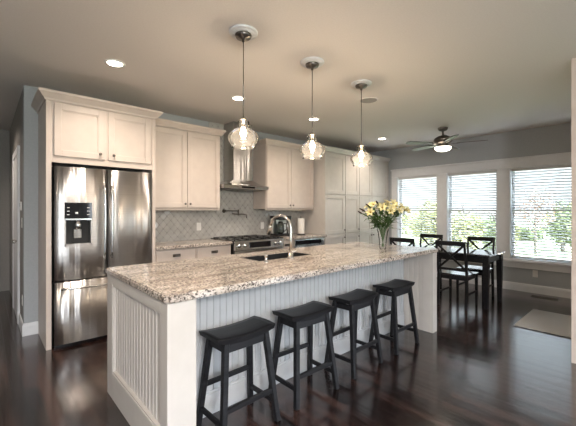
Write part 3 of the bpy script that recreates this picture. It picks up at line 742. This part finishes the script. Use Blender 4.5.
# faucet
fx, fy = 2.03, 2.195
t = thing('kitchen_faucet', (fx, fy, .932), 'tall gooseneck brushed nickel pull-down faucet on the island', 'faucet')
MB().lathe([(.032, .932), (.032, .942), (.022, .95), (.020, .99)], (fx, fy, 0), 16, True, True).build('base', 'nickel', t)
pts = [(fx, fy, .97), (fx, fy, 1.10), (fx, fy, 1.20)]
R_ = .115
dx, dy = -.22, .975
for k in range(1, 13):
    a = PI * k / 12 * .94; q = R_ * (1 - math.cos(a)); pts.append((fx + dx * q, fy + dy * q, 1.20 + R_ * math.sin(a)))
MB().tube(pts, .0125, 12).build('spout', 'nickel', t)
e0 = Vector(pts[-1]); e1 = e0 + (Vector(pts[-1]) - Vector(pts[-2])).normalized() * .09
MB().tube([e0, e0.lerp(e1, .15), e1], [.0135, .017, .019], 12).build('spray_head', 'nickel', t)
MB().tube([(fx + .015, fy - .0, .985), (fx + .05, fy - .005, .99), (fx + .085, fy - .012, 1.03)], [.011, .009, .006], 8).build('lever', 'nickel', t)
sx, sy = 1.735, 2.18
t = thing('soap_dispenser', (sx, sy, .932), 'small nickel soap dispenser beside the island sink', 'soap dispenser')
MB().lathe([(.022, .932), (.022, .938), (.012, .943), (.011, .975), (.016, .98), (.016, .992), (.001, .995)], (sx, sy, 0), 14).build('pump', 'nickel', t)
MB().tube([(sx, sy, .985), (sx - .01, sy + .03, .988), (sx - .018, sy + .06, .978)], .005, 8).build('spout', 'nickel', t)

# ------------------------------------------------------------------ vase and flowers
vx, vy = 3.27, 2.03
t = thing('flower_vase', (vx, vy, .932), 'clear flared glass vase of lilies at the far end of the island', 'vase')
MB().lathe([(.001, .934), (.034, .934), (.036, .95), (.042, 1.03), (.056, 1.12), (.068, 1.155)], (vx, vy, 0), 28).build('glass', 'vase_glass', t)
fl = thing('flower_bouquet', (vx, vy, .955), 'bouquet of cream lilies and green leaves standing in the vase', 'flowers')
st = MB(); lf = MB(); heads = []
def leaf(mb, p, d, ln, wd, droop=.2):
    p = Vector(p); d = Vector(d).normalized(); sd = d.cross(Vector((0, 0, 1)))
    if sd.length < .1: sd = Vector((1, 0, 0))
    sd.normalize(); up = sd.cross(d).normalized(); rows = []
    for k in range(5):
        u = k / 4; c_ = p + d * ln * u - Vector((0, 0, 1)) * droop * ln * u * u; w_ = wd * math.sin(PI * min(.97, u * .9 + .08))
        rows.append((mb.b.verts.new(c_ - sd * w_ + up * w_ * .3), mb.b.verts.new(c_), mb.b.verts.new(c_ + sd * w_ + up * w_ * .3)))
    for A, C in zip(rows, rows[1:]):
        for j in (0, 1): f = mb.b.faces.new((A[j], A[j + 1], C[j + 1], C[j])); f.smooth = True
NS = 26
for k in range(NS):
    a = k * 2.399963; rad = .05 + .20 * math.sqrt((k + .5) / NS); hgt = 1.44 - .9 * rad * rad * 2.2 + random.uniform(-.03, .03)
    tip = Vector((vx + rad * math.cos(a), vy + rad * math.sin(a), hgt)); base = Vector((vx - .012 * math.cos(a), vy - .012 * math.sin(a), .96)); nk = Vector((vx + .035 * math.cos(a), vy + .035 * math.sin(a), 1.15))
    midp = nk.lerp(tip, .5) + Vector((0, 0, .03))
    st.tube([base, nk, midp, tip], .0028, 5)
    for j in range(15):
        u = random.uniform(.05, .95); p = nk.lerp(midp, u * 2) if u < .5 else midp.lerp(tip, u * 2 - 1)
        b_a = a + random.uniform(-1.4, 1.4); leaf(lf, p, (math.cos(b_a), math.sin(b_a), random.uniform(.1, 1.0)), random.uniform(.06, .11), random.uniform(.008, .014), random.uniform(0, .6))
    heads.append((tip, a, rad))
for k in range(6):
    a = k * PI / 3 + .4; leaf(lf, (vx + .05 * math.cos(a), vy + .05 * math.sin(a), 1.16), (math.cos(a), math.sin(a), .25), .13, .012, .3)
st.build('stems', 'stem_green', fl); lf.build('leaves', 'leaf_green', fl)
def lily(p, d, s=1.0):
    m_ = MB(); p = Vector(p); d = Vector(d).normalized(); a1 = d.orthogonal().normalized(); a2 = d.cross(a1)
    for k in range(6):
        a = k * PI / 3; r_ = a1 * math.cos(a) + a2 * math.sin(a); tg = -a1 * math.sin(a) + a2 * math.cos(a); rows = []
        for j, (o_, h_, w_) in enumerate(((.004, 0, .004), (.014, .022, .012), (.032, .040, .016), (.052, .046, .011), (.062, .040, .002))):
            c_ = p + (r_ * o_ + d * h_) * s; rows.append((m_.b.verts.new(c_ - tg * w_ * s + d * .004 * s), m_.b.verts.new(c_), m_.b.verts.new(c_ + tg * w_ * s + d * .004 * s)))
        for A, C in zip(rows, rows[1:]):
            for i in (0, 1): f = m_.b.faces.new((A[i], A[i + 1], C[i + 1], C[i])); f.smooth = True
    return m_
for k, (p, a, rad) in enumerate(heads):
    if k % 5 == 4 or (k > 20 and math.cos(a - 2.4) > .2):
        bd = MB(); q = Vector((math.cos(a), math.sin(a), .6)).normalized()
        bd.tube([p, p + q * .02, p + q * .05, p + q * .065], [.004, .010, .008, .001], 7).build('bud', 'bud_dark', fl)
    else:
        d = Vector((math.cos(a) * rad * 5 - .35, math.sin(a) * rad * 5 - .35, .75)); h_ = lily(p, d, random.uniform(.72, .95)).build('lily', 'petal_cream', fl)
        dn = d.normalized(); sm_ = MB()
        for j in range(3):
            e_ = dn.orthogonal().normalized(); e_.rotate(Matrix.Rotation(j * 2.1, 3, dn)); sm_.tube([p, p + dn * .04 + e_ * .012], .0022, 4)
        sm_.build('stamens', 'stamen', h_)

# ------------------------------------------------------------------ bar stools (saddle seat)
def make_stool():
    r = thing('bar_stool', (0, 0, 0), '', 'stool', 'black saddle stools along the island')
    s_ = MB(); nx, ny = 12, 6; hx, hy = .220, .118; T = {}
    for i in range(nx + 1):
        for j in range(ny + 1):
            u, v = i / nx * 2 - 1, j / ny * 2 - 1
            z = .606 + .016 * u * u - .004 * v * v
            kx = 1 - .02 * v * v; x, y = hx * u * kx, hy * v * (1 - .03 * u * u)
            T[i, j] = s_.b.verts.new((x, y, z)), s_.b.verts.new((x * .97, y * .95, z - .034 + .006 * u * u))
    for i in range(nx):
        for j in range(ny):
            for l_ in (0, 1):
                f = s_.b.faces.new([T[q][l_] for q in ((i, j), (i + 1, j), (i + 1, j + 1), (i, j + 1))]); f.smooth = l_ == 0
    for i in range(nx):
        for j in (0, ny): s_.b.faces.new((T[i, j][0], T[i + 1, j][0], T[i + 1, j][1], T[i, j][1]))
    for j in range(ny):
        for i in (0, nx): s_.b.faces.new((T[i, j][0], T[i, j + 1][0], T[i, j + 1][1], T[i, j][1]))
    s_.build('seat', 'black_wood', r)
    F, Tp = (.205, .145), (.150, .085)
    def at(sx, sy, z): k = z / .585; return Vector((sx * (F[0] + (Tp[0] - F[0]) * k), sy * (F[1] + (Tp[1] - F[1]) * k), z))
    for sx, sy in ((-1, -1), (1, -1), (1, 1), (-1, 1)):
        MB().bar(at(sx, sy, 0), at(sx, sy, .585), .034, .034, .036, .036, up=(0, 1, 0), bev=.003).build('leg', 'black_wood', r)
    MB().bar(at(-1, -1, .545), at(1, -1, .545), .018, .05, bev=.002).bar(at(-1, 1, .545), at(1, 1, .545), .018, .05, bev=.002)\
        .bar(at(-1, -1, .545), at(-1, 1, .545), .018, .045, bev=.002).bar(at(1, -1, .545), at(1, 1, .545), .018, .045, bev=.002).build('apron', 'black_wood', r)
    for a, b, z in (((-1, -1), (1, -1), .20), ((-1, 1), (1, 1), .27), ((-1, -1), (-1, 1), .125), ((1, -1), (1, 1), .125)):
        MB().bar(at(*a, z), at(*b, z), .020, .030, bev=.002).build('rung', 'black_wood', r)
    return r
st0 = make_stool()
SL = ['nearest of the four black saddle stools, at the left end of the island',
      'second black saddle stool from the left along the island',
      'third black saddle stool from the left, next to the farthest one',
      'farthest black saddle stool, beside the right end wall of the island']
for i, (x, rz) in enumerate(((1.196, .02), (1.787, -.03), (2.41, .02), (3.085, .0))):
    o = st0 if i == 0 else copy_tree(st0)
    o.location = (x, 1.785, 0); o.rotation_euler = (0, 0, rz); o['label'] = SL[i]

# ------------------------------------------------------------------ dining table and chairs
TX0, TX1, TY0, TY1 = 5.05, 5.76, 1.50, 3.08; BLk = 'black_lacquer'
t = thing('dining_table', (5.4, 2.28, 0), 'black rectangular dining table with tapered legs by the windows', 'table')
B(TX0, TX1, TY0, TY1, .722, .75, .004).build('tabletop', BLk, t)
MB().box(TX0 + .05, TX1 - .05, TY0 + .05, TY0 + .07, .63, .722).box(TX0 + .05, TX1 - .05, TY1 - .07, TY1 - .05, .63, .722)\
    .box(TX0 + .05, TX0 + .07, TY0 + .07, TY1 - .07, .63, .722).box(TX1 - .07, TX1 - .05, TY0 + .07, TY1 - .07, .63, .722).build('apron', 'black_wood', t)
for x in (TX0 + .06, TX1 - .06):
    for y in (TY0 + .06, TY1 - .06):
        MB().bar((x, y, .722), (x, y, .60), .075, .075, bev=.003).bar((x, y, .60), (x, y, 0), .075, .075, .05, .05).build('leg', 'black_wood', t)
def make_chair():
    """faces +x, back at x = -.2"""
    r = thing('dining_chair', (0, 0, 0), '', 'chair', 'black cross-back chairs around the dining table')
    s_ = MB(); s_.box(-.20, .22, -.205, .205, .435, .462, .008).build('seat', BLk, r)
    H = .93
    def bk(z): return -.205 - .085 * max(0, (z - .45)) / .48 * 1.0
    for sy in (-1, 1):
        y = sy * .19
        MB().bar((-.235, y, 0), (-.20, y, .45), .030, .032, .034, .036, bev=.002).bar((-.20, y, .44), (bk(H), y, H), .034, .030, .026, .026, bev=.002).build('rear_leg', 'black_wood', r)
        MB().bar((.19, y * .96, 0), (.19, y * .96, .437), .028, .028, .036, .036, bev=.002).build('front_leg', 'black_wood', r)
    MB().bar((bk(.90), -.205, .90), (bk(.90), .205, .90), .024, .062, bev=.004).build('top_rail', 'black_wood', r)
    MB().bar((bk(.53), -.18, .53), (bk(.53), .18, .53), .020, .034, bev=.002).build('lower_rail', 'black_wood', r)
    for s1_ in (-1, 1):
        MB().bar((bk(.545), -.175 * s1_, .545), (bk(.875), .175 * s1_, .875), .016, .028, bev=.001).build('cross_bar', 'black_wood', r)
    MB().box(-.19, .20, -.185, -.165, .385, .437).box(-.19, .20, .165, .185, .385, .437).box(.17, .19, -.165, .165, .385, .437).box(-.20, -.18, -.165, .165, .385, .437).build('seat_frame', 'black_wood', r)
    for sy in (-1, 1): MB().bar((-.21, sy * .185, .19), (.19, sy * .182, .19), .016, .024).build('stretcher', 'black_wood', r)
    return r
c0 = make_chair()
CH = [((5.10, 1.925), 0, 'cross-back dining chair nearest the kitchen with its whole back in view'),
      ((5.10, 2.66), .02, 'cross-back dining chair of which only the top rail shows behind the island counter'),
      ((5.70, 1.905), PI, 'cross-back dining chair on the window side, nearest the end of the table'),
      ((5.70, 2.72), PI, 'cross-back dining chair on the window side, farther from the table end')]
for i, ((x, y), rz, lb) in enumerate(CH):
    o = c0 if i == 0 else copy_tree(c0)
    o.location = (x, y, 0); o.rotation_euler = (0, 0, rz); o['label'] = lb

# ---- rug and floor register
tag(B(4.61, 5.56, .56, 1.12, .001, .012, .004).build('floor_mat', 'rug_weave'), 'grey woven mat on the wood floor near the right wall', 'rug')
t = thing('floor_register', (6.45, 1.15, 0), 'dark metal vent set in the floor under the right window', 'vent')
B(6.39, 6.51, .98, 1.32, .0005, .006, .002).build('vent_plate', 'dark_nickel', t)
s_ = MB()
for k in range(14): s_.box(6.405, 6.495, .995 + k * .0235, 1.005 + k * .0235, .0055, .0075)
s_.build('louvres', 'dark_gap', t)

# ------------------------------------------------------------------ ceiling fixtures
def point_light(name, loc, power, col, r, parent):
    l = bpy.data.lights.new(name, 'POINT'); l.energy = power; l.color = col; l.shadow_soft_size = r
    o = bpy.data.objects.new(name, l); COL.objects.link(o); o.parent = parent; o.location = Vector(loc) - ORG[parent.name]; return o
def make_pendant():
    r = thing('pendant_light', (0, 0, CZ), '', 'pendant light', 'glass pendant lights over the island')
    def Z(z): return z
    MB().lathe([(.110, CZ - .001), (.110, CZ - .008), (.104, CZ - .016), (.090, CZ - .012), (.084, CZ - .020), (.06, CZ - .022), (.001, CZ - .022)], (0, 0, 0), 36).build('ceiling_medallion', 'trim_paint', r)
    MB().lathe([(.062, CZ - .022), (.064, CZ - .028), (.055, CZ - .045), (.012, CZ - .055), (.010, CZ - .075), (.001, CZ - .075)], (0, 0, 0), 24).build('canopy', 'dark_nickel', r)
    MB().tube([(0, 0, CZ - .07), (0, 0, 2.06)], .004, 8).build('rod', 'dark_nickel', r)
    MB().lathe([(.001, 2.075), (.014, 2.072), (.030, 2.055), (.034, 2.05), (.034, 2.045), (.018, 2.04), (.018, 1.995), (.001, 1.993)], (0, 0, 0), 20).build('socket', 'nickel', r)
    MB().lathe([(.036, 2.046), (.044, 2.035), (.046, 2.018), (.040, 2.002), (.036, 1.995), (.044, 1.987), (.075, 1.972), (.105, 1.948), (.118, 1.920), (.115, 1.895), (.098, 1.870), (.088, 1.852), (.090, 1.838)], (0, 0, 0), 36).build('glass_shade', 'shade_glass', r)
    MB().lathe([(.012, 1.995), (.013, 1.985), (.022, 1.965), (.025, 1.945), (.018, 1.925), (.001, 1.918)], (0, 0, 0), 16).build('bulb', 'bulb_glow', r)
    point_light('bulb_light', (0, 0, 1.885), PENDANT_POWER, (1.0, .78, .56), .02, r)
    return r
ORG_FIX = Vector((0, 0, CZ))
p0 = make_pendant()
PL = ['nearest clear glass pendant light, hanging in front of the range hood', 'middle of the three clear glass pendant lights over the island', 'farthest clear glass pendant light, hanging in front of the pantry doors']
for i, x in enumerate((1.46, 2.22, 2.98)):
    o = p0 if i == 0 else copy_tree(p0)
    o.location = (x, 2.11, CZ); o['label'] = PL[i]
def make_can():
    r = thing('recessed_light', (0, 0, CZ), '', 'recessed light', 'recessed ceiling lights')
    MB().lathe([(.088, CZ - .0005), (.088, CZ - .006), (.070, CZ - .010), (.064, CZ - .004)], (0, 0, 0), 28).build('trim_ring', 'trim_paint', r)
    MB().lathe([(.066, CZ - .005), (.001, CZ - .004)], (0, 0, 0), 28).build('lens', 'can_glow', r)
    l = bpy.data.lights.new('lens_light', 'SPOT'); l.energy = CAN_POWER; l.color = WARM; l.shadow_soft_size = .09; l.spot_size = math.radians(150); l.spot_blend = .8
    o = bpy.data.objects.new('lens_light', l); COL.objects.link(o); o.parent = r; o.location = (0, 0, -.03)
    return r
k0 = make_can()
CL = ['recessed ceiling light nearest the refrigerator cabinet', 'recessed ceiling light just left of the nearest pendant rod', 'recessed ceiling light behind the middle pendant rod', 'recessed ceiling light nearest the dining windows, in front of the pantry cabinet']
cans = [(.89, 3.35), (2.27, 3.39), (3.62, 3.41), (5.55, 3.46), (-.6, .6), (.9, -.4), (2.6, -.6), (-.8, 2.6), (-.4, 5.8)]  # after the four visible ones, added unseen lights for room and hall
for i, (x, y) in enumerate(cans):
    o = k0 if i == 0 else copy_tree(k0)
    o.location = (x, y, CZ); o['label'] = CL[i] if i < 4 else ('recessed light added out of view to brighten the hall' if i == 8 else 'recessed ceiling light added out of view to fill the room')
# ceiling speaker
t = thing('ceiling_speaker', (3.50, 2.37, CZ), 'flat round speaker grille on the ceiling by the farthest pendant', 'speaker')
MB().lathe([(.115, CZ - .0005), (.115, CZ - .006), (.105, CZ - .009), (.10, CZ - .006)], (0, 0, 0), 32, M=Matrix.Translation((3.50, 2.37, 0))).build('rim', 'ceiling_paint', t)
m = mat('grille', (0.34, 0.33, 0.32), 0.8)
MB().lathe([(.102, CZ - .006), (.001, CZ - .0065)], (0, 0, 0), 32, M=Matrix.Translation((3.50, 2.37, 0))).build('grille', 'grille', t)

# ---- ceiling fan
fx, fy = 5.57, 2.34
t = thing('ceiling_fan', (fx, fy, CZ), 'five blade nickel ceiling fan with a lit glass bowl over the dining table', 'ceiling fan')
MB().lathe([(.075, CZ - .001), (.078, CZ - .012), (.065, CZ - .045), (.03, CZ - .06), (.015, CZ - .062), (.015, 2.60), (.02, 2.595)], (fx, fy, 0), 24).build('canopy', 'dark_nickel', t)
MB().lathe([(.02, 2.60), (.06, 2.59), (.105, 2.565), (.135, 2.54), (.14, 2.51), (.13, 2.485), (.10, 2.465), (.085, 2.45), (.085, 2.425), (.10, 2.41), (.10, 2.395), (.001, 2.395)], (fx, fy, 0), 28).build('motor_housing', 'dark_nickel', t)
MB().lathe([(.125, 2.40), (.128, 2.39), (.12, 2.365), (.095, 2.345), (.05, 2.332), (.001, 2.328)], (fx, fy, 0), 28).build('glass_bowl', 'bowl_glow', t)
for k in range(5):
    a = math.radians(72 * k + 2); M_ = Matrix.Translation((fx, fy, 2.455)) @ Matrix.Rotation(a, 4, 'Z') @ Matrix.Rotation(math.radians(12), 4, 'X')
    b = MB(); out = [(.20, -.045), (.30, -.058), (.50, -.066), (.60, -.062), (.635, -.035), (.64, 0), (.635, .035), (.60, .062), (.50, .066), (.30, .058), (.20, .045)]
    b.prism([(x, y, -.004) for x, y in out], (0, 0, .008)); bmesh.ops.transform(b.b, matrix=M_, verts=b.b.verts)
    bo = b.build('blade', 'fan_blade', t)
    b = MB().box(.09, .25, -.018, .018, -.012, -.005, .002); b.box(.20, .25, -.04, .04, -.012, -.005, .002); bmesh.ops.transform(b.b, matrix=M_, verts=b.b.verts)
    b.build('blade_bracket', 'dark_nickel', bo)

# globe light added out of view to brighten the near ceiling
t = thing('added_fill_globe', (-.2, -1.3, CZ), 'added globe light behind the viewer, brightening the near ceiling', 'pendant light')
MB().lathe([(.07, CZ - .001), (.07, CZ - .02), (.01, CZ - .03), (.006, 2.15), (.03, 2.145), (.03, 2.12)], (-.2, -1.3, 0), 20).build('canopy', 'dark_nickel', t)
MB().lathe([(.18 * math.sin(PI * k / 16), 1.95 + .18 * math.cos(PI * k / 16)) for k in range(17)], (-.2, -1.3, 0), 28).build('globe', 'shade_glass', t)
point_light('fill_globe_light', (-.2, -1.3, 1.95), FILL_GLOBE_POWER, (1, .96, .93), .12, t)
